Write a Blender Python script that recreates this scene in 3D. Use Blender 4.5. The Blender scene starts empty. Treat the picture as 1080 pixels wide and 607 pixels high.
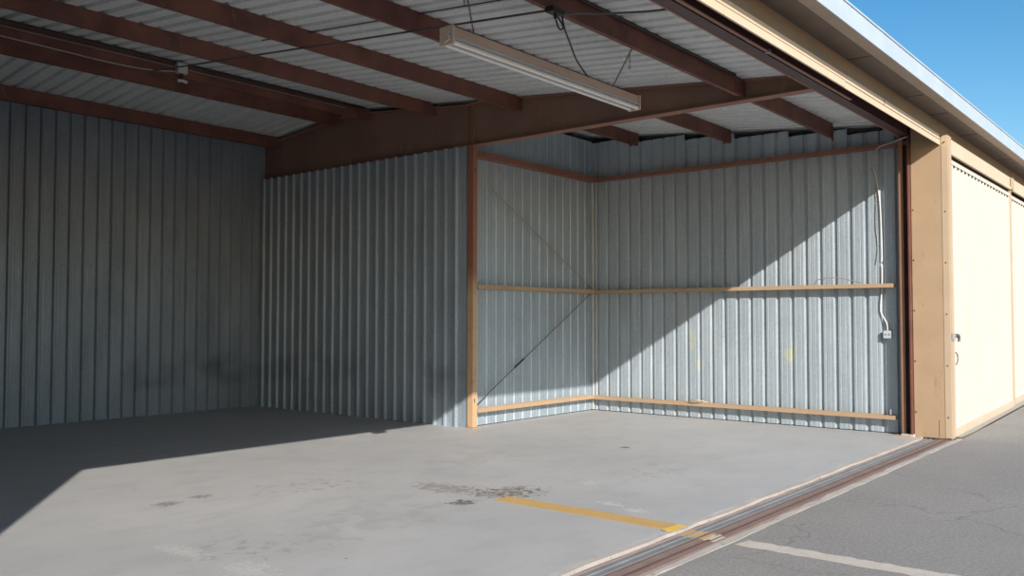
import bpy, bmesh, math, random
from mathutils import Vector, Matrix
random.seed(4)
SC = bpy.context.scene
COL = SC.collection

# ------------------------------------------------------------------ materials
def nt(name):
    m = bpy.data.materials.new(name); m.use_nodes = True
    n = m.node_tree; b = n.nodes['Principled BSDF']
    return m, n, b
def N(n, t, **kw):
    x = n.nodes.new(t)
    for k, v in kw.items():
        if k.startswith('i_'):
            x.inputs[k[2:].replace('_', ' ')].default_value = v
        else:
            setattr(x, k, v)
    return x
def noise(n, vec, scale, detail=4, rough=.55, dist=0.):
    t = N(n, 'ShaderNodeTexNoise'); t.inputs['Scale'].default_value = scale
    t.inputs['Detail'].default_value = detail; t.inputs['Roughness'].default_value = rough
    t.inputs['Distortion'].default_value = dist
    n.links.new(vec, t.inputs['Vector']); return t.outputs['Fac']
def ramp(n, fac, a, b, ca=(0, 0, 0, 1), cb=(1, 1, 1, 1)):
    r = N(n, 'ShaderNodeValToRGB'); e = r.color_ramp.elements
    e[0].position = a; e[0].color = ca; e[1].position = b; e[1].color = cb
    n.links.new(fac, r.inputs[0]); return r.outputs[0]
def mix(n, fac, A, B, mode='MIX'):
    m = N(n, 'ShaderNodeMix', data_type='RGBA', blend_type=mode)
    for s, v in ((0, fac), (6, A), (7, B)):
        if hasattr(v, 'is_linked') or isinstance(v, bpy.types.NodeSocket): n.links.new(v, m.inputs[s])
        elif s == 0: m.inputs[0].default_value = v
        else: m.inputs[s].default_value = (*v[:3], 1)
    return m.outputs[2]
def mathn(n, op, a, b=0.):
    m = N(n, 'ShaderNodeMath', operation=op)
    for i, v in enumerate((a, b)):
        if isinstance(v, bpy.types.NodeSocket): n.links.new(v, m.inputs[i])
        else: m.inputs[i].default_value = v
    return m.outputs[0]
def pos(n):
    return N(n, 'ShaderNodeNewGeometry').outputs['Position']
def scaled(n, v, s):
    m = N(n, 'ShaderNodeVectorMath', operation='MULTIPLY'); n.links.new(v, m.inputs[0]); m.inputs[1].default_value = s
    return m.outputs[0]
def bump(n, b, h, strength, dist=.01):
    x = N(n, 'ShaderNodeBump'); x.inputs['Strength'].default_value = strength; x.inputs['Distance'].default_value = dist
    n.links.new(h, x.inputs['Height']); n.links.new(x.outputs[0], b.inputs['Normal'])

def spot(n, p, base, cx, cy, rx, ry, sc, cut, col, amt, ax=(0, 1)):
    sep = N(n, 'ShaderNodeSeparateXYZ'); n.links.new(p, sep.inputs[0])
    a = mathn(n, 'DIVIDE', mathn(n, 'SUBTRACT', sep.outputs[ax[0]], cx), rx); b_ = mathn(n, 'DIVIDE', mathn(n, 'SUBTRACT', sep.outputs[ax[1]], cy), ry)
    d = mathn(n, 'ADD', mathn(n, 'MULTIPLY', a, a), mathn(n, 'MULTIPLY', b_, b_))
    fall = ramp(n, d, 0., 1., (1, 1, 1, 1), (0, 0, 0, 1))
    k = mathn(n, 'ADD', noise(n, p, sc, 5, .65, .6), mathn(n, 'MULTIPLY', fall, .30))
    k = mathn(n, 'MULTIPLY', ramp(n, k, cut, cut + .06), ramp(n, d, .7, 1., (1, 1, 1, 1), (0, 0, 0, 1)))
    return mix(n, mathn(n, 'MULTIPLY', k, amt), base, col)
def paint(name, c, c2=None, rough=.55, worn=None, metal=0., sc=3.):
    """painted steel: base tone, slow tone drift, optional rust / wear colour in spots"""
    m, n, b = nt(name); p = pos(n)
    c2 = c2 or tuple(x * .8 for x in c)
    o = mix(n, ramp(n, noise(n, p, sc), .35, .7), c, c2)
    if worn:
        o = mix(n, ramp(n, noise(n, scaled(n, p, (1, 1, .4)), sc * 4, 6, .7), .60, .70), o, worn)
    n.links.new(o, b.inputs['Base Color'])
    b.inputs['Roughness'].default_value = rough; b.inputs['Metallic'].default_value = metal
    bump(n, b, noise(n, p, 60, 3), .08)
    return m

def galvanised(name, c, c2, rough=.45, metal=.35, dirt=.5, zdirt=True, stretch=(1, 1, .25), warm=(.26, .20, .15), warmamt=.35, marks=()):
    m, n, b = nt(name); p = pos(n)
    o = mix(n, ramp(n, noise(n, scaled(n, p, stretch), 2.2, 5, .6, .4), .3, .72), c, c2)
    v = N(n, 'ShaderNodeTexVoronoi'); v.inputs['Scale'].default_value = 38; n.links.new(p, v.inputs['Vector'])
    sp = mathn(n, 'MULTIPLY', ramp(n, v.outputs['Color'], .2, .9), .18)
    o = mix(n, sp, o, tuple(x * 1.5 for x in c))
    # pale chalky streaks and warm brown grime patches
    o = mix(n, mathn(n, 'MULTIPLY', ramp(n, noise(n, scaled(n, p, (6, 6, .5)), 1.6, 4, .6), .55, .75), .35), o, tuple(min(1, x * 1.45) for x in c))
    g = ramp(n, noise(n, scaled(n, p, (1, 1, .6)), 1.1, 5, .65), .56, .74)
    o = mix(n, mathn(n, 'MULTIPLY', g, warmamt), o, warm)
    if zdirt:   # a band of grime around vehicle height, its own irregular outline
        sep = N(n, 'ShaderNodeSeparateXYZ'); n.links.new(p, sep.inputs[0])
        z = mathn(n, 'ADD', sep.outputs[2], mathn(n, 'MULTIPLY', noise(n, p, 1.7, 5, .7), .6))
        lo = ramp(n, mathn(n, 'DIVIDE', z, 4.), .17, .22); hi = ramp(n, mathn(n, 'DIVIDE', z, 4.), .27, .33, (1, 1, 1, 1), (0, 0, 0, 1))
        k = mathn(n, 'MULTIPLY', mathn(n, 'MULTIPLY', lo, hi), ramp(n, noise(n, p, .9, 3), .5, .66))
        o = mix(n, mathn(n, 'MULTIPLY', k, dirt), o, (.07, .06, .055))
    for (cy, cz, ry, rz, col) in marks:
        o = spot(n, p, o, cy, cz, ry, rz, 11, .68, col, .38, (1, 2))
    n.links.new(o, b.inputs['Base Color'])
    b.inputs['Metallic'].default_value = metal
    rr = N(n, 'ShaderNodeMapRange'); n.links.new(noise(n, p, 5, 4), rr.inputs[0])
    rr.inputs[3].default_value = rough - .08; rr.inputs[4].default_value = rough + .15
    n.links.new(rr.outputs[0], b.inputs['Roughness'])
    bump(n, b, noise(n, p, 2.5, 3), .25, .02)
    return m

M = {}
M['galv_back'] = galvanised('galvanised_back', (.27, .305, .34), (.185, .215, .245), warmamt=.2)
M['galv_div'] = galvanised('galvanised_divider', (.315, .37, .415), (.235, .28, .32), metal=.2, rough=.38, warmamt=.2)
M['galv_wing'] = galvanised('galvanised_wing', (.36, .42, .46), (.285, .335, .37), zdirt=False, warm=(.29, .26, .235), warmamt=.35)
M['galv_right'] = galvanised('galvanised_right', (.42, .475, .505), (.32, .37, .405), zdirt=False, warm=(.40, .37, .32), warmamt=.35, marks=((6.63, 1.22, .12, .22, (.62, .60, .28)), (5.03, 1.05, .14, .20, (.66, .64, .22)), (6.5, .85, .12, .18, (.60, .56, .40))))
M['roof'] = galvanised('roof_sheet', (.66, .68, .69), (.56, .58, .59), zdirt=False, stretch=(1, .3, 1), warmamt=.08, metal=.15, rough=.5)
RED = (.175, .066, .044)
M['red'] = paint('red_oxide_primer', RED, (.095, .033, .025), .6, (.20, .085, .05))
M['beam'] = paint('beam_primer', (.25, .145, .105), (.19, .11, .08), .6, (.30, .19, .13), sc=1.4)
M['flange'] = paint('beam_flange', (.30, .150, .10), (.24, .115, .075), .55)
M['redbrown'] = paint('red_brown_column', (.155, .058, .040), (.10, .04, .03), .55, (.24, .12, .08))
M['redorange'] = paint('sunlit_primer_lip', (.30, .165, .095), (.25, .13, .08), .55)  # sunlight on the column lip is put into this lighter orange
M['dark_header'] = paint('header_primer', (.085, .032, .032), (.06, .026, .03), .5)
M['tan'] = paint('tan_paint', (.42, .29, .178), (.385, .262, .16), .5, (.32, .21, .125))
M['tan_light'] = paint('tan_trim_paint', (.49, .37, .25), (.455, .34, .228), .5)
M['cream'] = paint('cream_door_paint', (.63, .56, .475), (.605, .535, .45), .55)
M['rail'] = paint('header_rail_paint', (.62, .49, .35), (.58, .455, .32), .5, (.50, .35, .22))
M['rustlip'] = paint('rust_line', (.30, .13, .06), (.2, .09, .05), .7)
M['soffit'] = paint('soffit_brown', (.15, .118, .098), (.12, .095, .08), .6)
M['gutter_under'] = paint('gutter_bounce_tan', (.40, .33, .265), (.36, .29, .235), .6)  # brownish ground bounce on the gutter underside, put into its colour
M['white'] = paint('white_enamel', (.47, .53, .58), (.42, .48, .54), .4)
M['dark'] = paint('dark_metal', (.03, .028, .028), (.02, .02, .02), .6)
M['black_cable'] = paint('black_cable', (.02, .02, .022), (.015, .015, .016), .5)
M['conduit'] = paint('conduit_grey', (.36, .36, .35), (.28, .28, .27), .4, metal=.3)
M['pale_conduit'] = paint('painted_conduit', (.62, .62, .60), (.52, .52, .50), .5)
M['corner'] = paint('corner_flashing', (.62, .62, .60), (.52, .53, .52), .45)
M['dim_conduit'] = paint('ridge_conduit', (.20, .18, .17), (.15, .13, .12), .5)
M['dark_conduit'] = paint('weathered_conduit', (.085, .08, .078), (.06, .058, .056), .5)
M['galv_box'] = paint('outlet_steel', (.50, .50, .49), (.42, .42, .42), .4, metal=.3)
M['housing'] = paint('aged_enamel', (.64, .52, .44), (.54, .43, .36), .5)
m, n, b = nt('fluorescent_glass'); b.inputs['Base Color'].default_value = (.82, .80, .78, 1); b.inputs['Roughness'].default_value = .18; M['tube'] = m
M['brass'] = paint('latch_steel', (.20, .19, .18), (.12, .11, .10), .45, metal=.6)
M['brown_rivet'] = paint('rust_rivet', (.12, .06, .03), (.08, .04, .02), .8)
M['curb'] = paint('painted_concrete_edge', (.50, .44, .385), (.40, .355, .315), .85, (.22, .20, .18), sc=3.5)
M['steel_rail'] = paint('track_grey_steel', (.30, .30, .30), (.23, .23, .23), .5, (.20, .13, .10), metal=.3, sc=4)
M['rust_rail'] = paint('track_rust', (.265, .195, .165), (.205, .15, .13), .7, (.32, .24, .20), sc=5)
M['rust_dark'] = paint('track_rust_dark', (.155, .085, .07), (.11, .065, .055), .7)
M['pit'] = paint('track_bed', (.15, .13, .12), (.10, .09, .085), .9, sc=8)

# soffit fascia with rusty wash along its lower edge
m, n, b = nt('fascia_rust_wash'); p = pos(n)
o = mix(n, ramp(n, noise(n, scaled(n, p, (1, 1, 2)), 2.5, 5), .35, .7), (.26, .19, .13), (.20, .155, .115))
o = mix(n, mathn(n, 'MULTIPLY', ramp(n, noise(n, scaled(n, p, (.8, 1, 1)), 3.4, 6, .7), .45, .62), .6), o, (.30, .155, .06))
n.links.new(o, b.inputs['Base Color']); b.inputs['Roughness'].default_value = .6
M['fascia'] = m

# column that is tan up to about head height and bare primer above (a real paint line)
m, n, b = nt('two_tone_column'); p = pos(n)
sep = N(n, 'ShaderNodeSeparateXYZ'); n.links.new(p, sep.inputs[0])
z = mathn(n, 'ADD', sep.outputs[2], mathn(n, 'MULTIPLY', noise(n, p, 5, 4), .5))
o = mix(n, ramp(n, mathn(n, 'DIVIDE', z, 5.), .44, .50), (.50, .33, .19), (.27, .12, .075))
o = mix(n, mathn(n, 'MULTIPLY', ramp(n, noise(n, p, 9, 5, .7), .55, .7), .4), o, (.22, .11, .06))
n.links.new(o, b.inputs['Base Color']); b.inputs['Roughness'].default_value = .5
M['two_tone'] = m

# concrete slab
m, n, b = nt('concrete_slab'); p = pos(n)
o = mix(n, ramp(n, noise(n, p, .55, 6, .6, .5), .32, .68), (.485, .472, .458), (.415, .408, .40))
o = mix(n, mathn(n, 'MULTIPLY', ramp(n, noise(n, scaled(n, p, (1, 1.8, 1)), 1.9, 6, .7), .48, .66), .40), o, (.35, .345, .338))
o = mix(n, mathn(n, 'MULTIPLY', ramp(n, noise(n, p, 3.1, 6, .7, 1.), .60, .72), .35), o, (.52, .51, .49))
o = mix(n, mathn(n, 'MULTIPLY', ramp(n, noise(n, p, 95, 2), .4, .75), .16), o, (.22, .21, .20))
v = N(n, 'ShaderNodeTexVoronoi'); v.inputs['Scale'].default_value = 2.2; n.links.new(p, v.inputs['Vector'])
o = mix(n, ramp(n, v.outputs['Distance'], .018, .035, (.75, .75, .75, 1), (0, 0, 0, 1)), o, (.13, .12, .115))
for (cx, cy, rx, ry, sc, cut, col, amt) in (
        (6.2, 5.02, .55, .42, 15, .735, (.12, .095, .075), .8), (6.1, 5.1, .4, .3, 9, .74, (.22, .19, .165), .55), (5.98, 5.3, .38, .5, 16, .755, (.16, .13, .11), .7), (5.55, 5.08, .22, .16, 15, .69, (.10, .085, .075), .8),
        (5.93, 5.68, .28, .50, 12, .69, (.24, .20, .17), .6), (3.95, 6.96, .17, .16, 24, .68, (.16, .12, .10), .6), (4.3, 7.02, .16, .12, 24, .69, (.16, .12, .10), .6),
        (3.22, 5.45, .16, .45, 24, .72, (.58, .56, .52), .55), (3.25, 4.72, .25, .45, 26, .73, (.58, .56, .52), .5), (6.32, 4.08, .12, .22, 22, .71, (.60, .59, .57), .7),
        (6.22, 3.78, .12, .20, 24, .72, (.60, .59, .57), .6), (7.0, 4.75, .25, .2, 26, .73, (.60, .59, .57), .5), (9.19, 5.73, .08, .08, 20, .6, (.12, .11, .10), .8),
        (4.7, 5.2, 1.3, .8, 4.5, .75, (.30, .275, .25), .28), (7.6, 6.6, 1.6, .8, 3.2, .74, (.32, .30, .285), .3), (5.2, 6.7, 1.2, .8, 9, .82, (.25, .23, .21), .5), (7.9, 4.6, 1.2, 1., 8, .84, (.27, .255, .24), .5), (3.6, 5.2, .9, .8, 10, .82, (.25, .23, .21), .5)):
    o = spot(n, p, o, cx, cy, rx, ry, sc, cut, col, amt)
n.links.new(o, b.inputs['Base Color'])
rr = N(n, 'ShaderNodeMapRange'); n.links.new(noise(n, p, 1.5, 5), rr.inputs[0]); rr.inputs[3].default_value = .38; rr.inputs[4].default_value = .62
n.links.new(rr.outputs[0], b.inputs['Roughness']); bump(n, b, noise(n, p, 30, 5), .12)
M['concrete'] = m

# asphalt with aggregate and cracks
m, n, b = nt('asphalt'); p = pos(n)
o = mix(n, ramp(n, noise(n, p, .9, 5, .6), .35, .68), (.275, .254, .232), (.225, .210, .194))
o = mix(n, mathn(n, 'MULTIPLY', ramp(n, noise(n, p, 34, 5, .95), .46, .60), .6), o, (.42, .39, .355))
o = mix(n, ramp(n, noise(n, p, 47, 5, .95), .53, .62, cb=(.75, .75, .75, 1)), o, (.13, .12, .11))
o = mix(n, mathn(n, 'MULTIPLY', ramp(n, noise(n, p, 2.6, 5, .7), .58, .72), .4), o, (.32, .295, .27))
w = N(n, 'ShaderNodeTexNoise'); w.inputs['Scale'].default_value = 3.; w.inputs['Detail'].default_value = 6; n.links.new(p, w.inputs['Vector'])
ws = N(n, 'ShaderNodeVectorMath', operation='SCALE'); n.links.new(w.outputs['Color'], ws.inputs[0]); ws.inputs['Scale'].default_value = .45
wa = N(n, 'ShaderNodeVectorMath', operation='ADD'); n.links.new(p, wa.inputs[0]); n.links.new(ws.outputs[0], wa.inputs[1])
v = N(n, 'ShaderNodeTexVoronoi', feature='DISTANCE_TO_EDGE'); v.inputs['Scale'].default_value = .55; n.links.new(wa.outputs[0], v.inputs['Vector'])
crk = mathn(n, 'MULTIPLY', ramp(n, v.outputs['Distance'], .001, .006, (1, 1, 1, 1), (0, 0, 0, 1)), ramp(n, noise(n, p, 1.1, 3), .42, .55))
o = mix(n, mathn(n, 'MULTIPLY', crk, .45), o, (.06, .05, .045))
n.links.new(o, b.inputs['Base Color']); b.inputs['Roughness'].default_value = .85
bump(n, b, noise(n, p, 90, 5, .8), .5, .01)
M['asphalt'] = m

def worn_paint(name, c, base, cut=.62):
    m, n, b = nt(name); p = pos(n)
    o = mix(n, ramp(n, noise(n, p, 26, 6, .75), cut, cut + .08), c, base)
    o = mix(n, mathn(n, 'MULTIPLY', ramp(n, noise(n, p, 5, 4), .4, .7), .35), o, tuple(x * .75 for x in c))
    n.links.new(o, b.inputs['Base Color']); b.inputs['Roughness'].default_value = .7
    return m
M['yellow'] = worn_paint('worn_yellow_paint', (.56, .345, .115), (.40, .37, .32), .555)
M['yellow_bright'] = worn_paint('thick_yellow_paint', (.75, .50, .10), (.5, .36, .15), .7)
M['line_white'] = worn_paint('worn_white_paint', (.56, .50, .42), (.27, .25, .23), .57)
M['oil'] = paint('oil_stain', (.17, .14, .12), (.24, .20, .17), .45, (.12, .09, .07), sc=12)
M['oil_light'] = paint('dry_dirt_stain', (.27, .235, .205), (.31, .28, .25), .6, sc=12)
M['chalk'] = paint('pale_scuff', (.52, .50, .48), (.46, .44, .42), .7)
M['yellow_smear'] = paint('faded_yellow_marking', (.50, .52, .33), (.44, .48, .40), .5)

# ------------------------------------------------------------------ mesh helpers
class MB:
    def __init__(s): s.v = []; s.f = []; s.sm = []
    def add(s, vs, fs, smooth=False):
        k = len(s.v); s.v += [tuple(x) for x in vs]; s.f += [tuple(i + k for i in f) for f in fs]; s.sm += [smooth] * len(fs); return s
    def box(s, x0, x1, y0, y1, z0, z1, R=None, bev=0.):
        vs = [(x, y, z) for x in (x0, x1) for y in (y0, y1) for z in (z0, z1)]
        if R: vs = [R @ Vector(q) for q in vs]
        return s.add(vs, [(0, 1, 3, 2), (4, 6, 7, 5), (0, 4, 5, 1), (2, 3, 7, 6), (0, 2, 6, 4), (1, 5, 7, 3)])
    def prism(s, prof, a, b, fn, caps=True):
        """closed profile (list of 2D pts) swept from a to b; fn(p, q, t) -> xyz"""
        k = len(prof)
        vs = [fn(p, q, a) for p, q in prof] + [fn(p, q, b) for p, q in prof]
        fs = [(i, (i + 1) % k, (i + 1) % k + k, i + k) for i in range(k)]
        if caps: fs += [tuple(range(k - 1, -1, -1)), tuple(range(k, 2 * k))]
        return s.add(vs, fs)
    def tube(s, pts, r, seg=8, caps=True):
        pts = [Vector(p) for p in pts]; k = len(s.v); rings = []
        up = Vector((0, 0, 1))
        for i, p in enumerate(pts):
            d = (pts[min(i + 1, len(pts) - 1)] - pts[max(i - 1, 0)]).normalized()
            a = d.cross(up)
            if a.length < 1e-3: a = d.cross(Vector((0, 1, 0)))
            a.normalize(); c = d.cross(a)
            rings.append([p + (a * math.cos(2 * math.pi * j / seg) + c * math.sin(2 * math.pi * j / seg)) * r for j in range(seg)])
        vs = [q for R_ in rings for q in R_]; fs = []
        for i in range(len(pts) - 1):
            for j in range(seg):
                fs.append((i * seg + j, i * seg + (j + 1) % seg, (i + 1) * seg + (j + 1) % seg, (i + 1) * seg + j))
        s.add(vs, fs, True)
        if caps: s.add(rings[0], [tuple(range(seg))]); s.add(rings[-1], [tuple(range(seg - 1, -1, -1))])
        return s
    def build(s, name, mat, parent=None, bevel=0.):
        me = bpy.data.meshes.new(name); me.from_pydata(s.v, [], s.f); me.update()
        for p_, q in zip(me.polygons, s.sm): p_.use_smooth = q
        bm = bmesh.new(); bm.from_mesh(me); bmesh.ops.recalc_face_normals(bm, faces=bm.faces)
        if bevel: bmesh.ops.bevel(bm, geom=[e for e in bm.edges if e.is_manifold and e.calc_face_angle(0) > .6], offset=bevel, segments=2, affect='EDGES')
        bm.to_mesh(me); bm.free()
        me.materials.append(mat)
        o = bpy.data.objects.new(name, me); COL.objects.link(o)
        if parent is not None:
            o.parent = parent; o.matrix_parent_inverse = Matrix.Translation(parent.location).inverted()
        return o
def tag(o, label, cat, group=None):
    o['label'] = label; o['category'] = cat
    if group: o['group'] = group
    return o
def struct(o): o['kind'] = 'structure'; return o
def thing(name, loc, label, cat, group=None):
    o = bpy.data.objects.new(name, None); COL.objects.link(o); o.location = loc; o.empty_display_size = .1
    return tag(o, label, cat, group)
def arc(pts, n=8):
    """smooth a polyline (Catmull-Rom)"""
    P = [Vector(p) for p in pts]; P = [P[0]] + P + [P[-1]]; out = []
    for i in range(1, len(P) - 2):
        for j in range(n):
            t = j / n
            out.append(.5 * ((2 * P[i]) + (-P[i - 1] + P[i + 1]) * t + (2 * P[i - 1] - 5 * P[i] + 4 * P[i + 1] - P[i + 2]) * t * t + (-P[i - 1] + 3 * P[i] - 3 * P[i + 1] + P[i + 2]) * t ** 3))
    out.append(P[-2]); return out

PITCH = .2134
def rib_profile(u0, u1, phase, major=.032, minor=.0025, foot=.026, top=.012):
    """list of (u, h): trapezoid ribs every PITCH, two small stiffening beads between"""
    pts = []; k0 = math.floor((u0 - phase) / PITCH) - 1; k1 = math.ceil((u1 - phase) / PITCH) + 1
    for k in range(k0, k1 + 1):
        c = phase + k * PITCH
        pts += [(c - foot, 0), (c - top, major), (c + top, major), (c + foot, 0)]
        for d in ((.33, .67) if minor else ()):
            e = c + PITCH * d + (.0 if d < .5 else 0)
            pts += [(e - .010, 0), (e, minor), (e + .010, 0)]
    pts = [q for q in sorted(pts) if u0 < q[0] < u1]
    return [(u0, 0)] + pts + [(u1, 0)]

def sheet(name, mat, u0, u1, phase, fn, zb, zt, rib=1., th=.0025, parent=None, build=True, mb=None, major=.032, foot=.026, top=.012):
    """corrugated wall sheet. fn(u, h, z)->xyz; zt is a function of u; closed thin shell"""
    pr = rib_profile(u0, u1, phase, major, foot=foot, top=top)
    mb = mb or MB(); k = len(pr)
    vs = []
    for (u, h) in pr:
        vs += [fn(u, h * rib, zb(u)), fn(u, h * rib, zt(u)), fn(u, h * rib + th, zb(u)), fn(u, h * rib + th, zt(u))]
    fs = []
    for i in range(k - 1):
        a, b_ = 4 * i, 4 * i + 4
        fs += [(a, b_, b_ + 1, a + 1), (a + 2, a + 3, b_ + 3, b_ + 2), (a, a + 2, b_ + 2, b_), (a + 1, b_ + 1, b_ + 3, a + 3)]
    fs += [(0, 1, 3, 2), (4 * k - 4, 4 * k - 2, 4 * k - 1, 4 * k - 3)]
    mb.add(vs, fs)
    return mb.build(name, mat, parent) if build else mb

RIDGE = 11.1
def roofz(y): return 3.87 + .1 * y if y <= RIDGE else 3.87 + .1 * RIDGE - .1 * (y - RIDGE)

XL, XR = -.5, 12.62          # wall sheets of the bay
XA, XA2 = 9.40, 2.55         # dividers left and right of the tail
YW, YB = 8.52, 13.55
FX0, FX1 = -6., 32.

# ------------------------------------------------------------------ ground, slab, track bed
o = struct(MB().box(FX0, FX1, 3.24, 13.7, -.25, 0).build('floor', M['concrete']))
# asphalt apron, rising very slightly towards the far end of the row
mb = MB(); xs = [-40, -10, 0, 6, 12.6, 13.2, 17, 22, 34]; ys = [-45, -10, 0, 2.73]
gz = lambda x: max(0, min(x, 24) - 12.9) * .024
for i in range(len(xs) - 1):
    for j in range(len(ys) - 1):
        x0, x1, y0, y1 = xs[i], xs[i + 1], ys[j], ys[j + 1]
        mb.add([(x0, y0, gz(x0)), (x1, y0, gz(x1)), (x1, y1, gz(x1)), (x0, y1, gz(x0))], [(0, 1, 2, 3)])
a = mb.build('ground', M['asphalt'])
bm = bmesh.new(); bm.from_mesh(a.data); bmesh.ops.remove_doubles(bm, verts=bm.verts, dist=1e-4)
ex = bmesh.ops.extrude_face_region(bm, geom=bm.faces[:]); [setattr(v_, 'co', v_.co - Vector((0, 0, .25))) for v_ in ex['geom'] if isinstance(v_, bmesh.types.BMVert)]
bmesh.ops.recalc_face_normals(bm, faces=bm.faces); bm.to_mesh(a.data); bm.free(); struct(a)
struct(MB().box(FX0, 12.95, 2.73, 3.24, -.25, -.020).build('track_bed_ground', M['pit']))

def wobble_strip(name, mat, x0, x1, y0, y1, z0, z1, amp=.006, step=.25, seed=1, rise=False):
    r = random.Random(seed); mb = MB(); n_ = int((x1 - x0) / step); rings = []
    for i in range(n_ + 1):
        x = x0 + (x1 - x0) * i / n_; a_, b_, c_ = (r.uniform(-amp, amp) for _ in range(3))
        g = gz(x) if rise else 0
        rings.append([(x, y0 + a_, z0), (x, y0 + a_ + .008, z1 + c_ * .3 + g), (x, y1 + b_ - .008, z1 + c_ * .3 + g), (x, y1 + b_, z0)])
    vs = [q for R_ in rings for q in R_]; fs = []
    for i in range(n_):
        for j in range(4):
            fs.append((4 * i + j, 4 * i + (j + 1) % 4, 4 * i + 4 + (j + 1) % 4, 4 * i + 4 + j))
    fs += [(0, 1, 2, 3), (4 * n_ + 3, 4 * n_ + 2, 4 * n_ + 1, 4 * n_)]
    return mb.add(vs, fs).build(name, mat)
o = struct(wobble_strip('trim_1', M['curb'], FX0, 12.72, 3.165, 3.245, -.2, .004, .012, seed=2))
o = struct(wobble_strip('trim_2', M['curb'], FX0, 12.62, 2.725, 2.80, -.2, .0015, .016, seed=3))

t = thing('door_track', (6., 3.05, -.03), 'grey steel inner floor track channel running along the slab edge of the opening', 'track')
MB().box(FX0, 12.40, 3.00, 3.125, -.024, -.008).build('channel_base', M['steel_rail'], t)
MB().box(FX0, 12.40, 3.118, 3.126, -.024, .003).build('rail_lip', M['rust_rail'], t)
MB().box(FX0, 12.40, 3.058, 3.068, -.024, .001).build('rail_lip', M['steel_rail'], t)
MB().box(FX0, 12.40, 2.992, 3.000, -.024, .002).build('rail_lip', M['steel_rail'], t)
t = thing('door_track', (6., 2.9, -.03), 'rusty brown outer floor track beside the asphalt edge', 'track')
MB().box(FX0, 12.46, 2.815, 2.975, -.024, -.007).build('channel_base', M['rust_rail'], t)
MB().box(FX0, 12.46, 2.966, 2.975, -.024, .001).build('rail_lip', M['rust_dark'], t)
MB().box(FX0, 12.46, 2.865, 2.888, -.024, .004).build('rail_lip', M['rust_dark'], t)
MB().box(FX0, 12.46, 2.812, 2.820, -.024, .002).build('rail_lip', M['rust_rail'], t)

# painted lines ------------------------------------------------------------
def blob(mb, cx, cy, rx, ry, z, rnd, th=.0012, n_=16, ang=0.):
    pts = []
    for i in range(n_):
        a_ = 2 * math.pi * i / n_; k = rnd.uniform(.62, 1.12)
        dx, dy = math.cos(a_) * rx * k, math.sin(a_) * ry * k
        pts.append((cx + dx * math.cos(ang) - dy * math.sin(ang), cy + dx * math.sin(ang) + dy * math.cos(ang)))
    mb.prism(pts, z, z + th, lambda p_, q_, t_: (p_, q_, t_))
def stripe(name, mat, y0, y1, xa, xb, z, seed, label, cat='line', step=.06, jit=.007, z1=None, ends=.03):
    r = random.Random(seed); n_ = max(2, int((y1 - y0) / step)); L = []; R_ = []
    for i in range(n_ + 1):
        y = y0 + (y1 - y0) * i / n_
        L.append((xa + r.uniform(-jit, jit), y + (r.uniform(-ends, ends) if i in (0, n_) else 0))); R_.append((xb + r.uniform(-jit, jit), y + (r.uniform(-ends, ends) if i in (0, n_) else 0)))
    mb = MB()
    for i in range(n_):
        vs = [(*L[i], z), (*R_[i], z), (*R_[i + 1], z), (*L[i + 1], z)]
        vs += [(x, y, z + .0015) for x, y, _ in vs]
        mb.add(vs, [(0, 1, 2, 3), (4, 7, 6, 5), (0, 4, 5, 1), (2, 6, 7, 3), (0, 3, 7, 4), (1, 5, 6, 2)])
    return tag(mb.build(name, mat), label, cat)
stripe('painted_line', M['yellow'], 3.27, 4.93, 5.80, 6.01, .0005, 3, 'worn yellow painted line on the concrete floor pointing into the hangar')
stripe('painted_line', M['yellow_bright'], 3.165, 3.275, 5.75, 5.98, .006, 5, 'bright yellow paint patch over the cream slab edge', 'paint', step=.03)
mb = MB(); r = random.Random(8)
for (y0, y1, zt) in ((3.070, 3.116, -.0078), (3.003, 3.056, -.0078), (2.992, 3.0, .0022), (2.93, 2.965, -.0068)):
    mb.box(5.735, 5.945, y0, y1, zt, zt + .0012)
tag(mb.build('painted_line', M['yellow']), 'dull yellow paint crossing the steel floor track', 'paint')
mb = MB()
for (y0, y1, zt) in ((2.889, 2.93, -.0068), (2.865, 2.888, .0042), (2.822, 2.864, -.0068)):
    mb.box(5.72, 5.90, y0, y1, zt, zt + .0012)
tag(mb.build('painted_line', M['line_white']), 'cream paint patch on the rusty outer floor track', 'paint')
stripe('painted_line', M['line_white'], .4, 2.68, 5.72, 5.885, .0005, 9, 'worn cream white painted line on the grey asphalt', jit=.012)

# ------------------------------------------------------------------ walls
FB = lambda u, h, z: (u, YB - h, z)                 # back wall, ribs towards the viewer
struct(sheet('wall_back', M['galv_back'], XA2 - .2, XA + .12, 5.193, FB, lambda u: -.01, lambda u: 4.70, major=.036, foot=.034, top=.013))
FA = lambda u, h, z: (XA - h, u, z)
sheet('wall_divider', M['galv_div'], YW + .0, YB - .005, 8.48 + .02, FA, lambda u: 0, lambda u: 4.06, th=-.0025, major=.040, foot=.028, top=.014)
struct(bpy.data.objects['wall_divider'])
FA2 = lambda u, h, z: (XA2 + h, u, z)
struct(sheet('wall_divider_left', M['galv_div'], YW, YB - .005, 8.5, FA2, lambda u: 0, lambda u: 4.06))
FW = lambda u, h, z: (u, YW + h, z)                 # seen from the girt side: ribs point away
def wtop(u): return roofz(YW) - .10
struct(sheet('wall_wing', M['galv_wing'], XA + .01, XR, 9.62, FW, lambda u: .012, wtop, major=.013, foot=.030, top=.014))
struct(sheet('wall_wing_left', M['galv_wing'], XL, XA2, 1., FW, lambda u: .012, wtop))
FR = lambda u, h, z: (XR + h, u, z)
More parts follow.
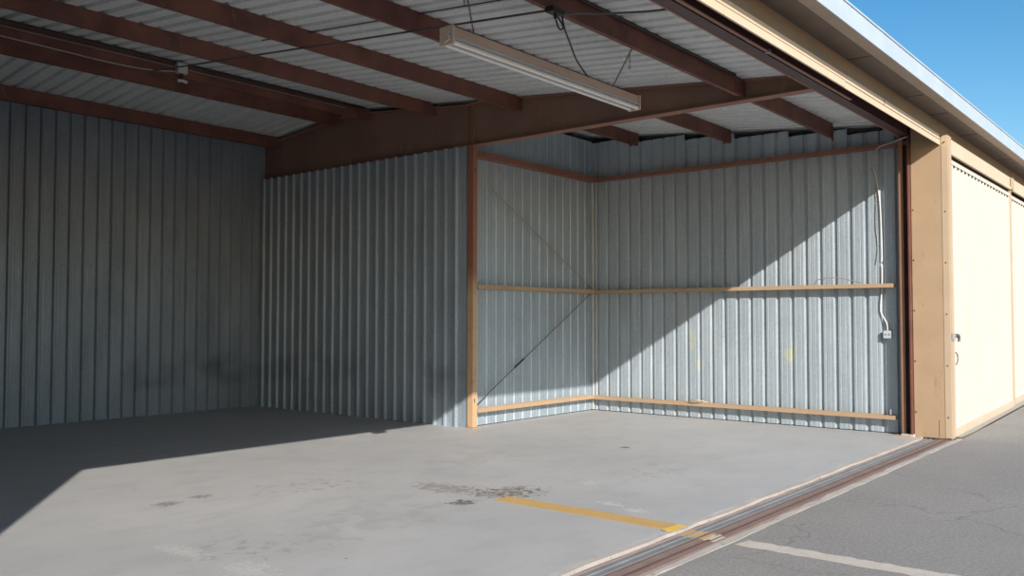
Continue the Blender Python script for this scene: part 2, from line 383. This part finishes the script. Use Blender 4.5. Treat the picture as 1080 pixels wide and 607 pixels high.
def rtop(u):
    k = math.floor((u - 4.17) / .8536); y = 4.17 + k * .8536
    return roofz(max(y, 3.3)) - .03
def stepped(name, mat, fn, phase):
    mb = MB(); b0 = [3.3] + [4.17 + .8536 * k for k in range(5)] + [YW]
    for i in range(len(b0) - 1):
        z = roofz(b0[i]) - .035
        sheet(name, mat, b0[i], b0[i + 1], phase, fn, lambda u: .012, lambda u, z=z: z, build=False, mb=mb, major=.038, foot=.034, top=.013)
    return mb.build(name, mat)
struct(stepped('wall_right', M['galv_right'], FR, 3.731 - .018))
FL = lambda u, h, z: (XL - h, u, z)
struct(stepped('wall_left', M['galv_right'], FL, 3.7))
# closed shell of the neighbouring bays so that no daylight enters behind the sheets
struct(MB().box(FX0, FX1, 13.62, 13.68, 0, 4.85).build('wall_rear_outer', M['galv_back']))
struct(MB().box(FX1 - .05, FX1, 2.8, 13.62, 0, 4.2).build('wall_far_end', M['galv_back']))
struct(MB().box(FX0, FX0 + .05, 2.8, 13.62, 0, 4.2).build('wall_near_end', M['galv_back']))

# roof -----------------------------------------------------------------------
def roof_fn(u, h, y):
    return (u, y, roofz(y) + h)
mb = MB(); pr = rib_profile(FX0, FX1, 5.25, .038, 0, .042, .020)
for (ya, yb) in ((2.97, RIDGE), (RIDGE, 13.7)):
    k = len(pr); vs = []
    for (u, h) in pr:
        vs += [roof_fn(u, h, ya), roof_fn(u, h, yb), roof_fn(u, h + .003, ya), roof_fn(u, h + .003, yb)]
    fs = []
    for i in range(k - 1):
        a_, b_ = 4 * i, 4 * i + 4
        fs += [(a_, b_, b_ + 1, a_ + 1), (a_ + 2, a_ + 3, b_ + 3, b_ + 2), (a_, a_ + 2, b_ + 2, b_), (a_ + 1, b_ + 1, b_ + 3, a_ + 3)]
    mb.add(vs, fs)
struct(mb.build('ceiling', M['roof']))

# ------------------------------------------------------------------ steel frame
def cee(y0, z_top, depth=.2, flange=.06, lip=.018, th=.004, up=1, tilt=.1):
    """C-section profile in (y, z), web on the near (-y) side"""
    P_ = [(0, 0), (flange, 0), (flange, lip), (flange - th, lip), (flange - th, th), (th, th), (th, depth - th), (flange - th, depth - th), (flange - th, depth - lip), (flange, depth - lip), (flange, depth), (0, depth)]
    return [(y0 + a_, z_top - depth + b_ + tilt * a_) for a_, b_ in P_]
plab = {4.27: 'nearest the door header', 5.9: 'second from the door header, behind the strip light', 7.55: 'third back from the door header',
        9.2: 'fourth back from the door header', 10.66: 'at the near side of the ridge, black line above', 11.36: 'at the far side of the ridge', 13.05: 'closest to the dark back wall'}
for y in plab:
    tilt = .1 if y < RIDGE else -.1
    pr_ = cee(y, roofz(y) - .003 - (0 if tilt > 0 else .008), tilt=tilt)
    seg = (FX0 + .1, 9.36)
    pl = thing('roof_purlin', (6, y, roofz(y) - .2), 'long red-brown roof purlin, ' + plab[y], 'purlin', 'purlins left of the main beam')
    MB().prism(pr_, seg[0], seg[1], lambda p_, q_, t_: (t_, p_, q_)).build('channel', M['red'], pl)
    c = MB().box(9.20, 9.462, y - .006, y, roofz(y) - .19, roofz(y) - .012)
    c.build('end_clip', M['redbrown'], pl)
rl = {4.27: 'nearest the door opening', 5.9: 'in the middle', 7.55: 'farthest back, above the bracing corner'}
for y in rl:
    pr_ = cee(y, roofz(y) - .003)
    pl = thing('roof_purlin', (11, y, roofz(y) - .2), 'short red-brown roof purlin between beam and right wall, ' + rl[y], 'purlin', 'purlins right of the main beam')
    MB().prism(pr_, 9.50, 12.56 if y != 4.27 else 12.35, lambda p_, q_, t_: (t_, p_, q_)).build('channel', M['red'], pl)
    MB().box(12.28, 12.34, y - .012, y + .0, roofz(y) - .25, roofz(y) - .05).build('end_clip', M['redbrown'], pl)

# tapered main beam (I-section) with stiffeners
def beam(x, name, label):
    b_ = thing(name, (x, 8.46, 4.06), label, 'beam')
    bz = 4.062
    mb = MB(); ys = [3.42, RIDGE, 13.50]
    prof = [(ys[0], bz), (ys[2], bz), (ys[2], roofz(ys[2]) - .065), (RIDGE, roofz(RIDGE) - .065), (8.5, roofz(8.5) - .065), (8.2, roofz(8.2) - .012), (ys[0], roofz(ys[0]) - .012)]
    mb.prism(prof, x - .005, x + .005, lambda p_, q_, t_: (t_, p_, q_)); mb.build('web', M['beam'], b_)
    MB().prism([(3.42, bz - .012), (13.5, bz - .012), (13.5, bz), (3.42, bz)], x - .075, x + .075, lambda p_, q_, t_: (t_, p_, q_)).build('bottom_flange', M['flange'], b_)
    zt = lambda y: roofz(y) - .008
    g_ = lambda y: .055 if y > 8.4 else 0
    tp = [3.42, 8.2, 8.5, RIDGE, 13.5]
    MB().prism([(y, zt(y) - .010 - g_(y)) for y in tp] + [(y, zt(y) - g_(y)) for y in tp[::-1]], x - .075, x + .075, lambda p_, q_, t_: (t_, p_, q_)).build('top_flange', M['flange'], b_)
    for y in (8.40, 8.52):
        MB().box(x - .07, x + .07, y - .004, y + .004, bz, zt(y) - .060).build('stiffener', M['beam'], b_)
    return b_
beam(9.47, 'main_beam', 'deep brown tapered steel beam spanning from back wall to door header')
beam(2.47, 'main_beam', 'brown tapered steel beam on the left side of the tail bay')

# columns
def column(x, label):
    c = thing('steel_column', (x, 8.43, 0), label, 'column')
    MB().box(x - .05, x + .05, 8.392, 8.50, .010, 4.05).build('post', M['two_tone'], c, bevel=.004)
    MB().box(x - .09, x + .09, 8.35, 8.50, 0, .010).build('base_plate', M['tan'], c)
    MB().box(x - .018, x - .004, 8.390, 8.3925, .36, .42).build('bolt_slot', M['dark'], c)
    MB().box(x - .014, x - .002, 8.390, 8.3925, 3.66, 3.73).build('bolt_slot', M['dark'], c)
    return c
column(9.447, 'steel column at the wall corner, tan below and rusty brown above')
column(2.50, 'steel column at the left corner of the tail bay')

c = thing('steel_column', (12.47, 3.4, 0), 'red-brown steel channel column beside the tan door jamb', 'column')
MB().box(12.375, 12.575, 3.288, 3.306, 0, 4.005).build('outer_flange', M['redbrown'], c)
MB().box(12.565, 12.575, 3.306, 3.442, 0, 4.005).build('web', M['redbrown'], c)
MB().box(12.452, 12.575, 3.434, 3.442, 0, 4.005).build('inner_flange', M['redbrown'], c)
MB().box(12.452, 12.458, 3.382, 3.434, 0, 4.005).build('lip', M['redorange'], c)
MB().box(12.34, 12.56, 3.29, 3.53, 0, .012).build('base_plate', M['tan'], c)

# girts -----------------------------------------------------------------------
def girt_profile(d=.14, hgt=.055, th=.004, lip=.015):
    # (depth from sheet, height): C lying on its side, lips upwards
    return [(0, 0), (d, 0), (d, hgt), (d - th, hgt), (d - th, th), (th, th), (th, hgt), (0, hgt)]
def girt_w(z, mat, label, x0=9.505, x1=12.50, hgt=.06, parent_label=None):
    mb = MB().prism(girt_profile(.13, hgt), x0, x1, lambda p_, q_, t_: (t_, YW - .002 - p_, z + q_))
    return tag(mb.build('wall_girt', mat), label, 'girt', 'girts of the right-hand bay')
def girt_r(z, mat, label, y0=3.53, y1=YW - .02, hgt=.055):
    mb = MB().prism(girt_profile(.13, hgt), y0, y1, lambda p_, q_, t_: (XR - .002 - p_, t_, z + q_))
    return tag(mb.build('wall_girt', mat), label, 'girt', 'girts of the right-hand bay')
M['girt_red'] = paint('girt_primer', (.24, .105, .068), (.19, .085, .055), .55)
girt_w(3.90, M['girt_red'], 'top rusty brown wall girt on the panel beside the corner column', hgt=.085)
girt_w(1.99, M['tan'], 'middle tan wall girt on the panel beside the corner column')
girt_w(.21, M['tan'], 'bottom tan wall girt beside the corner column near the floor')
girt_r(3.90, M['girt_red'], 'top rusty brown wall girt running along the right wall', y0=3.33)
girt_r(1.985, M['tan'], 'middle tan wall girt running along the right wall')
girt_r(.20, M['tan'], 'bottom tan wall girt running along the right wall')
# scrap of wire / bracket on the girts
tag(MB().tube(arc([(12.50, 6.62, .25), (12.44, 6.56, .29), (12.42, 6.42, .30), (12.5, 6.3, .27)]), .008).build('bent_strap', M['tan_light']), 'small bent strap lying on the bottom girt of right wall', 'strap')
tag(MB().tube(arc([(12.53, 4.62, 2.05), (12.50, 4.55, 2.12), (12.49, 4.3, 2.14), (12.50, 4.12, 2.10), (12.52, 3.95, 2.06)]), .006).build('wire_loop', M['conduit']), 'thin loop of wire on the middle girt of right wall', 'wire')
tag(MB().box(12.54, 12.56, 3.60, 3.615, .26, .33).build('bolt', M['galv_box']), 'small bolt standing up at right end of bottom girt', 'bolt')

# corner trim and bracing rods ---------------------------------------------------
struct(MB().box(12.560, 12.592, 8.462, 8.466, .02, 3.9).box(12.588, 12.592, 8.466, 8.515, .02, 3.9).build('trim_3', M['corner']))
M['rodpaint'] = paint('rod_brown', (.12, .085, .065), (.09, .065, .05), .5)
M['rodpale'] = paint('rod_pale_brown', (.26, .22, .18), (.22, .185, .15), .5)
def rod(a_, b_, label, tb=None, mat='rodpaint'):
    t_ = thing('brace_rod', a_, label, 'rod', 'bracing rods on the panel beside the corner column')
    MB().tube([a_, b_], .0065, 6).build('rod', M[mat], t_)
    if tb is not None:
        A, B = Vector(a_), Vector(b_); p0, p1 = A.lerp(B, tb - .035), A.lerp(B, tb + .035)
        MB().tube([p0, A.lerp(B, tb - .02), A.lerp(B, tb + .02), p1], .014, 6).build('turnbuckle', M['dark'], t_)
rod((9.50, 8.44, .30), (12.585, 8.44, 2.06), 'thin diagonal brace rod rising from column base to middle girt', .33)
rod((9.88, 8.44, 3.47), (12.50, 8.44, 2.07), 'thin diagonal brace rod descending from the top left to middle girt', None, 'rodpale')

# screws on the sheets
def screws(name, pts, label, r_=.008):
    mb = MB()
    for (p_, ax) in pts:
        p_ = Vector(p_); d = Vector(ax) * .008
        mb.tube([p_, p_ + d], r_, 6)
    return mb
# ------------------------------------------------------------------ door jamb (right)
def jamb(xf, s, label):
    """xf: inner face x, s: +1 body extends to +x"""
    j = thing('door_jamb', (xf + s * .08, 3.05, 0), label, 'jamb')
    bx = lambda a_, b_: (min(xf + s * a_, xf + s * b_), max(xf + s * a_, xf + s * b_))
    MB().box(*bx(0, .14), 2.90, 3.285, 0, 3.93).build('post', M['tan'], j, bevel=.006)
    MB().box(*bx(.004, .14), 2.965, 3.28, 3.92, 4.125).build('upper_filler', M['tan'], j)
    MB().box(*bx(-.004, .16), 2.812, 2.915, .0, 3.965).build('corner_trim', M['tan_light'], j, bevel=.014)
    for z in (.28, .95, 1.62, 2.29, 2.96):
        MB().tube([(xf + s * .001, 3.26, z + .05), (xf - s * .005, 3.26, z + .05)], .011, 8).build('rivet', M['brown_rivet'], j)
        MB().tube([(xf - s * .002, 2.865, z), (xf - s * .009, 2.865, z)], .010, 8).build('rivet', M['brown_rivet'], j)
    return j
J = jamb(12.46, 1, 'tan sheet-metal door jamb post at the right edge of the opening')
MB().tube([(12.449, 2.865, 3.87), (12.441, 2.865, 3.87)], .012, 8).build('rivet', M['brown_rivet'], J)
MB().box(12.4585, 12.462, 2.975, 2.981, .02, .24).build('seam', M['brown_rivet'], J)
jamb(-.31, -1, 'tan sheet-metal door jamb post at the left edge of the opening')

# ------------------------------------------------------------------ header and eaves
HX0, HX1 = FX0, 12.45
h = thing('header_channel', (6, 3.35, 4.02), 'dark red steel eave channel along the inside top of the opening', 'header')
P_ = [(3.30, 4.015), (3.42, 4.015), (3.42, 4.185), (3.412, 4.185), (3.412, 4.023), (3.308, 4.023), (3.308, 4.185), (3.30, 4.185)]
MB().prism(P_, FX0, FX1 - .1, lambda a_, b_, t_: (t_, a_, b_)).build('channel', M['dark_header'], h)
MB().prism([(3.412, 4.012), (3.432, 4.012), (3.432, 4.03), (3.412, 4.03)], FX0, 12.56, lambda a_, b_, t_: (t_, a_, b_)).build('lower_lip', M['flange'], h)
h = thing('door_header_track', (6, 3.1, 3.98), 'dark overhead sliding-door track tucked behind the beige header rail', 'track')
P_ = [(3.03, 3.985), (3.05, 3.985), (3.05, 4.10), (3.20, 4.10), (3.20, 3.985), (3.225, 3.985), (3.225, 4.12), (3.03, 4.12)]
MB().prism(P_, FX0, 9.87, lambda a_, b_, t_: (t_, a_, b_)).build('channel', M['dark_header'], h)
MB().prism([(3.195, 3.978), (3.232, 3.978), (3.232, 3.988), (3.195, 3.988)], FX0, 9.87, lambda a_, b_, t_: (t_, a_, b_)).build('lower_lip', M['flange'], h)
MB().prism([(2.965, 4.13), (3.295, 4.13), (3.295, 4.14), (2.965, 4.14)], FX0, FX1 - .1, lambda a_, b_, t_: (t_, a_, b_)).build('cover_plate', M['dark_header'], h)
for x in (4.55, 7.6):
    MB().box(x, x + .03, 3.19, 3.235, 3.97, 4.0).build('hanger_bolt', M['galv_box'], h)

h = thing('header_rail', (6, 2.92, 3.815), 'beige painted header rail in full sun across the top of the opening', 'rail')
P_ = [(2.912, 3.838), (2.922, 3.838), (2.922, 3.978), (2.912, 3.978)]
MB().prism(P_, FX0, 12.455, lambda a_, b_, t_: (t_, a_, b_)).build('rail_face', M['rail'], h)
MB().prism([(2.902, 3.836), (2.912, 3.836), (2.912, 3.905), (2.902, 3.905)], FX0, 8.75, lambda a_, b_, t_: (t_, a_, b_)).build('lower_strip', M['rail'], h)
MB().prism([(2.900, 3.905), (2.914, 3.905), (2.914, 3.91), (2.900, 3.91)], FX0, 8.75, lambda a_, b_, t_: (t_, a_, b_)).build('rusty_edge', M['rustlip'], h)
MB().prism([(2.907, 3.905), (2.914, 3.905), (2.914, 3.91), (2.907, 3.91)], 8.78, 12.44, lambda a_, b_, t_: (t_, a_, b_)).build('groove', M['flange'], h)
MB().box(10.05, 10.06, 2.907, 2.913, 3.91, 3.975).build('joint', M['rustlip'], h)
# little roller bracket hanging under the rail (its shadow shows on the floor)
MB().box(3.70, 3.93, 2.90, 2.93, 3.72, 3.837).build('roller_bracket', M['rail'], h)

e = thing('eave_fascia', (10, 2.95, 3.98), 'weathered brown eave panel with rusty wash under the gutter', 'fascia')
MB().box(FX0, FX1 - .1, 2.945, 2.96, 3.975, 4.17).build('wall_strip', M['fascia'], e)
MB().box(FX0, FX1 - .1, 2.70, 2.955, 4.165, 4.175).build('soffit', M['soffit'], e)
MB().box(FX0, FX1 - .1, 2.925, 2.945, 3.985, 3.992).build('shadow_gap_strip', M['dark_header'], e)  # dark strip stands in for the narrow shadow gap above the rail
for x in (8.95, 10.9, 12.05, 13.7, 16.2):
    MB().box(x, x + .012, 2.72, 2.94, 4.160, 4.1655).build('panel_joint', M['dark_header'], e)
g = thing('roof_gutter', (10, 2.65, 4.16), 'white metal gutter along the roof edge, underside tinted tan for ground bounce', 'gutter')
MB().prism([(2.572, 4.152), (2.725, 4.168), (2.725, 4.176), (2.572, 4.160)], FX0, FX1, lambda a_, b_, t_: (t_, a_, b_)).build('gutter_base', M['gutter_under'], g)
MB().prism([(2.562, 4.152), (2.572, 4.152), (2.572, 4.335), (2.562, 4.335)], FX0, FX1, lambda a_, b_, t_: (t_, a_, b_)).build('gutter_face', M['white'], g)
MB().prism([(2.552, 4.335), (2.585, 4.335), (2.585, 4.352), (2.552, 4.352)], FX0, FX1, lambda a_, b_, t_: (t_, a_, b_)).build('rolled_lip', M['white'], g)
MB().prism([(2.566, 4.30), (3.05, 4.20), (3.05, 4.21), (2.566, 4.31)], FX0, FX1, lambda a_, b_, t_: (t_, a_, b_)).build('cover_flashing', M['white'], g)

# ------------------------------------------------------------------ sliding doors of the next bays
def sliding_door(x0, x1, label, y=2.855, latch=False, yoff=0.):
    d = thing('hangar_door', ((x0 + x1) / 2, y, gz((x0 + x1) / 2)), label, 'door', 'closed doors of the next bays')
    fn = lambda u, h_, z: (u, y + yoff - .004 + h_ * .12, z)
    # corrugated leaf
    sheet('door_leaf', M['cream'], x0, x1, 12.9, fn, lambda u: gz(u) + .10, lambda u: 3.62, parent=d, major=.034)
    # header cap over the leaf with the dark slot
    MB().box(x0, x1, y + yoff + .03, y + yoff + .05, 3.60, 3.73).build('backing_strip', M['dark_header'], d)
    MB().box(x0, x1, y + yoff - .014, y + yoff + .03, 3.618, 3.672).build('head_bar', M['cream'], d)
    # dark notches of the ribs below the head bar
    for k in range(int((x1 - x0) / PITCH)):
        xc = 12.9 + PITCH * (math.ceil((x0 - 12.9) / PITCH) + k)
        if xc + .05 < x1:
            MB().box(xc - .030, xc + .030, y + yoff - .0145, y + yoff - .004, 3.590, 3.618).build('rib_closure', M['dark'], d)
    mb = MB(); n_ = 12
    for i in range(n_):
        a_, b_ = x0 + (x1 - x0) * i / n_, x0 + (x1 - x0) * (i + 1) / n_
        vs = [(a_, y + yoff - .02, gz(a_) + .012), (b_, y + yoff - .02, gz(b_) + .012), (b_, y + yoff + .02, gz(b_) + .012), (a_, y + yoff + .02, gz(a_) + .012)]
        vs += [(p_[0], p_[1], p_[2] + .10) for p_ in vs]
        mb.add(vs, [(0, 1, 2, 3), (4, 7, 6, 5), (0, 4, 5, 1), (2, 6, 7, 3)] + ([(0, 3, 7, 4)] if i == 0 else []) + ([(1, 5, 6, 2)] if i == n_ - 1 else []))
    mb.build('bottom_rail', M['rail'], d)
    MB().box(x1 - .05, x1, y + yoff - .022, y + yoff + .02, gz(x1) + .012, 3.728).build('edge_stile', M['tan_light'], d)
    if latch:
        MB().tube([(x0 - .02, y - .03, 1.33), (x0 + .05, y - .045, 1.33)], .022, 8).build('latch_bolt', M['brass'], d)
        MB().box(x0 - .165, x0 - .03, y - .062, y - .045, 1.28, 1.37).build('hasp', M['galv_box'], d)
        MB().tube(arc([(x0 - .03, y - .065, 1.345), (x0 + .03, y - .08, 1.34), (x0 + .055, y - .08, 1.30), (x0 + .055, y - .08, 1.26)]), .019, 8).build('latch_handle', M['brass'], d)
        MB().tube(arc([(x0 + .02, y - .045, 1.12), (x0 + .05, y - .06, 1.08), (x0 + .05, y - .06, 1.0), (x0 + .02, y - .045, .96)]), .008, 8).build('padlock_ring', M['brass'], d)
    return d
sliding_door(12.63, 16.80, 'cream corrugated sliding hangar door next to the tan jamb, with latch', latch=True)
sliding_door(16.83, 21.0, 'cream corrugated sliding hangar door at the far right frame edge', yoff=.03)
sliding_door(21.03, 25.2, 'third cream sliding hangar door beyond the frame edge')
sliding_door(25.23, 31.9, 'fourth cream sliding hangar door at the far end')
e = thing('door_head_rail', (20, 2.86, 3.75), 'beige overhead rail above the closed cream hangar doors', 'rail')
MB().box(12.64, FX1 - .1, 2.835, 2.86, 3.735, 3.94).build('rail_face', M['rail'], e)
MB().box(12.64, FX1 - .1, 2.825, 2.836, 3.735, 3.79).build('lower_strip', M['rail'], e)
MB().box(12.64, FX1 - .1, 2.86, 2.95, 3.93, 3.94).build('cap', M['tan_light'], e)
MB().box(12.64, FX1 - .1, 2.942, 2.948, 3.75, 3.93).build('back_plate', M['dark_header'], e)
for x in (16.72,):
    MB().box(x, x + .16, 2.80, 2.825, 3.74, 3.93).build('end_bracket', M['tan_light'], e)
# walls closing the left part of the facade
struct(MB().box(FX0, -.46, 2.95, 2.98, 0, 3.98).build('wall_front_left', M['cream']))

# ------------------------------------------------------------------ fluorescent fixture
L0, L1, LY, LZ = 5.11, 8.02, 4.86, 3.80
f = thing('fluorescent_light', ((L0 + L1) / 2, LY, LZ), 'long aged fluorescent strip light hanging by chains from the roof', 'light')
MB().prism([(LY - .065, LZ + .02), (LY + .065, LZ + .02), (LY + .050, LZ + .112), (LY - .050, LZ + .112)], L0 + .006, L1 - .006, lambda a_, b_, t_: (t_, a_, b_)).build('housing', M['housing'], f)
MB().prism([(LY - .085, LZ + .012), (LY + .085, LZ + .012), (LY + .065, LZ + .022), (LY - .065, LZ + .022)], L0 + .02, L1 - .02, lambda a_, b_, t_: (t_, a_, b_)).build('reflector', M['white'], f)
for s in (-1, 1):
    MB().tube([(L0 + .03, LY + s * .045, LZ - .018), (L1 - .03, LY + s * .045, LZ - .018)], .019, 12).build('tube_lamp', M['tube'], f)
for x in (L0, L1 - .03):
    MB().box(x, x + .03, LY - .075, LY + .075, LZ - .038, LZ + .115).build('end_cap', M['housing'], f, bevel=.004)
MB().tube(arc([(L0 - .01, LY - .05, LZ + .06), (L0 - .03, LY - .045, LZ + .03), (L0 - .012, LY - .05, LZ + .0), (L0 - .03, LY - .01, LZ - .03)]), .007).build('wire_pigtail', M['white'], f)
def chain(a_, b_, parent, tail=None):
    A, B = Vector(a_), Vector(b_); L = (B - A).length; k = int(L / .035); mb = MB(); d = (B - A).normalized()
    s1 = d.cross(Vector((0, 0, 1))) if abs(d.z) < .95 else Vector((1, 0, 0)); s1.normalize(); s2 = d.cross(s1)
    for i in range(k):
        c = A + d * ((i + .5) * L / k); s_ = s1 if i % 2 else s2
        loop = [c + d * (.021 * math.cos(w_)) + s_ * (.008 * math.sin(w_)) for w_ in [2 * math.pi * j / 8 for j in range(9)]]
        mb.tube(loop, .0028, 5, False)
    return mb.build('hanging_chain', M['dark'], parent)
chain((5.38, 4.90, 4.345), (5.45, LY, LZ + .125), f)
chain((5.34, 4.88, 4.345), (5.35, 4.88, 4.15), f)
chain((7.06, 4.31, 4.09), (7.58, LY, LZ + .125), f)
chain((7.12, 4.37, 4.07), (7.20, 4.42, 3.95), f)

# conduits and cables -------------------------------------------------------------
bt = lambda y: roofz(y) - .2 - .014      # just under the purlins
tag(MB().tube([(5.74, y, bt(y) + .004) for y in (4.25, 5.9, 7.55, 9.2, 10.62)], .0095).build('electrical_conduit', M['dark_conduit']), 'thin grey conduit crossing under the purlins left of the light', 'conduit')
tag(MB().tube([(5.83, y, roofz(y) - .020) for y in (3.6, 5., 7.4, 8.4)], .006).build('black_cable', M['black_cable']), 'thin black line running straight along the roof sheets', 'cable')  # thin dark tube drawn just under the roof sheets
jb = thing('junction_box', (5.70, 4.2, 4.05), 'small dark junction box on the purlin above the light', 'box')
MB().box(5.62, 5.78, 4.16, 4.25, 4.03, 4.075).build('body', M['black_cable'], jb, bevel=.006)
MB().tube([(5.70, 4.2, 4.03), (5.70, 4.2, 3.99)], .014).build('cord_grip', M['black_cable'], jb)
MB().tube(arc([(5.70, 4.2, 4.0), (5.78, 4.22, 3.93), (5.86, 4.235, 3.97), (5.78, 4.235, 4.035)]), .008).build('cord_loop', M['black_cable'], jb)
tag(MB().tube(arc([(5.86, 4.25, 4.08), (5.92, 4.27, 3.99), (6.22, 4.42, 3.95), (6.60, 4.62, 3.935), (7.12, LY - .01, LZ + .13)]), .0085).build('black_cable', M['black_cable']), 'black power cord drooping from junction box to the strip light', 'cable')
tag(MB().tube(arc([(5.80, 4.2, 4.05), (5.98, 4.15, 4.10), (6.15, 4.05, 4.12), (6.40, 3.75, 4.14), (6.55, 3.46, 4.16)]), .010).build('electrical_conduit', M['dark_conduit']), 'curved grey conduit from the junction box to the door header', 'conduit')
tag(MB().tube([(6.02, 4.245, 4.285), (9.15, 4.245, 4.285)], .016).build('electrical_conduit', M['black_cable']), 'black conduit along top of the purlin nearest the door', 'conduit')
tag(MB().tube([(FX0 + .2, 10.62, 4.90), (9.3, 10.62, 4.90)], .016).build('electrical_conduit', M['black_cable']), 'black conduit along the top of the ridge purlin', 'conduit')
tag(MB().tube([(FX0 + .2, 10.635, 4.845), (8.9, 10.635, 4.845)], .008).build('electrical_conduit', M['dim_conduit']), 'upper pale conduit along the face of the ridge purlin', 'conduit')
tag(MB().tube(arc([(FX0 + .2, 10.60, 4.72), (3., 10.60, 4.72), (5.3, 10.60, 4.70), (6.06, 10.59, 4.78)]), .007).build('electrical_conduit', M['conduit']), 'lower pale conduit along ridge purlin ending at the lamp holder', 'conduit')
lh = thing('lamp_holder', (6.11, 10.6, 4.78), 'small white lamp holder box with dark fittings on the ridge purlin', 'lamp')
MB().box(6.05, 6.19, 10.55, 10.645, 4.76, 4.90).build('body', M['galv_box'], lh, bevel=.008)
MB().tube([(6.12, 10.59, 4.76), (6.12, 10.58, 4.68)], .025, 10).build('neck', M['dark'], lh)
MB().tube([(6.06, 10.58, 4.66), (6.12, 10.57, 4.67), (6.19, 10.58, 4.66)], .022, 10).build('socket', M['galv_box'], lh)

# conduit, wire and outlet on the right wall
wx = 12.60
tag(MB().tube(arc([(12.36, 3.30, 3.985), (12.42, 3.5, 3.945), (12.45, 3.66, 3.915), (12.46, 3.72, 3.88), (12.465, 3.755, 3.83)]), .012).build('electrical_conduit', M['conduit']), 'short bent grey conduit at the top corner of right wall', 'conduit')
tag(MB().tube(arc([(12.605, 3.80, 3.64), (12.605, 3.765, 3.48), (12.605, 3.73, 3.2), (12.605, 3.715, 2.8), (12.605, 3.71, 2.3), (12.605, 3.715, 2.0), (12.605, 3.735, 1.75), (12.605, 3.73, 1.64), (12.602, 3.66, 1.50), (12.600, 3.645, 1.40)]), .0115).build('electrical_conduit', M['pale_conduit']), 'long white conduit running down the right wall to the outlet', 'conduit')
r = random.Random(3)
tag(MB().tube(arc([(12.609, 3.845, 3.66)] + [(12.609, 3.785 + r.uniform(-.02, .012), 3.5 - .17 * i) for i in range(8)]), .006).build('loose_wire', M['conduit']), 'thin loose wire wavering beside the white conduit', 'wire')
ob = thing('outlet_box', (12.58, 3.64, 1.35), 'grey steel outlet box on the sunlit right wall', 'outlet')
MB().box(12.555, 12.618, 3.585, 3.695, 1.29, 1.40).build('box_body', M['galv_box'], ob, bevel=.006)
MB().box(12.550, 12.5555, 3.59, 3.69, 1.295, 1.395).build('cover_plate', M['white'], ob)
for y in (3.615, 3.662):
    MB().tube([(12.551, y, 1.345), (12.547, y, 1.345)], .016, 10).build('socket', M['conduit'], ob)
def screw(x, y, z, d, label, mat=M['galv_box']):
    return tag(MB().tube([(x, y, z), (x + d[0] * .006, y + d[1] * .006, z + d[2] * .006)], .009, 8).build('wall_screw', mat), label, 'screw', None)
# exposed screw heads, right wall edge
for i, (y, z) in enumerate(((3.56, 2.92), (3.56, 2.84), (3.52, 1.50), (3.52, 1.42))):
    screw(12.619, y, z, (-1, 0, 0), ['upper screw of the high pair', 'lower screw of the high pair', 'upper screw of the low pair', 'lower screw of the low pair'][i] + ' at right wall edge beside the column')
for i, x in enumerate((5.52, 5.94, 6.37, 6.79, 7.22, 7.65, 8.07)):
    s_ = screw(x, YB - .001, 2.36, (0, -1, 0), 'dark screw head in the row across the shaded back wall', M['dark']); s_['group'] = 'screw row on the back wall'
# dusty lump at the base of the red-brown column
tag(MB().prism([(12.36, 3.29), (12.44, 3.26), (12.47, 3.33), (12.44, 3.42), (12.37, 3.44)], .0, .035, lambda a_, b_, t_: (a_, b_, t_)).build('concrete_lump', M['curb'], None, bevel=.01), 'crumbled mortar lump at the foot of the red-brown column', 'mortar')

# ------------------------------------------------------------------ light
sd = Vector((.72, 1., -.61)).normalized()
sun = bpy.data.lights.new('sun', 'SUN'); sun.energy = 6.3; sun.angle = math.radians(.53); sun.color = (1., .955, .90)
so = bpy.data.objects.new('sun', sun); COL.objects.link(so); so.rotation_euler = sd.to_track_quat('-Z', 'Y').to_euler(); so.location = (-6, -12, 12)
w = bpy.data.worlds.new('sky'); SC.world = w; w.use_nodes = True; n = w.node_tree
sky = n.nodes.new('ShaderNodeTexSky'); sky.sky_type = 'NISHITA'; sky.sun_disc = False
sky.sun_elevation = math.asin(.61 / Vector((.72, 1., .61)).length); sky.sun_rotation = math.atan2(-.72, -1.)
sky.air_density = 1.; sky.dust_density = .5; sky.ozone_density = 1.5
hs = n.nodes.new('ShaderNodeHueSaturation'); hs.inputs['Saturation'].default_value = 1.4; hs.inputs['Hue'].default_value = .494
n.links.new(sky.outputs[0], hs.inputs['Color'])
bg = n.nodes['Background']; n.links.new(hs.outputs[0], bg.inputs[0]); bg.inputs[1].default_value = .155

# ------------------------------------------------------------------ camera
cam = bpy.data.cameras.new('camera'); co = bpy.data.objects.new('camera', cam); COL.objects.link(co); SC.camera = co
yaw, pitch, roll, fpx = .68454, .0355023, .00052, 928.79
fw = Vector((math.cos(yaw) * math.cos(pitch), math.sin(yaw) * math.cos(pitch), math.sin(pitch)))
rt = Vector((math.sin(yaw), -math.cos(yaw), 0)); up = rt.cross(fw)
rt2 = rt * math.cos(roll) + up * math.sin(roll); up2 = -rt * math.sin(roll) + up * math.cos(roll)
mt = Matrix((rt2, up2, -fw)).transposed().to_4x4(); mt.translation = Vector((0, 0, 1.55)); co.matrix_world = mt
cam.sensor_width = 36; cam.lens = 36 * fpx / 1080; cam.clip_start = .05; cam.clip_end = 500
vs_ = SC.view_settings; vs_.view_transform = 'Standard'; vs_.look = 'None'; vs_.exposure = 0; vs_.gamma = 1
vs_.use_curve_mapping = False
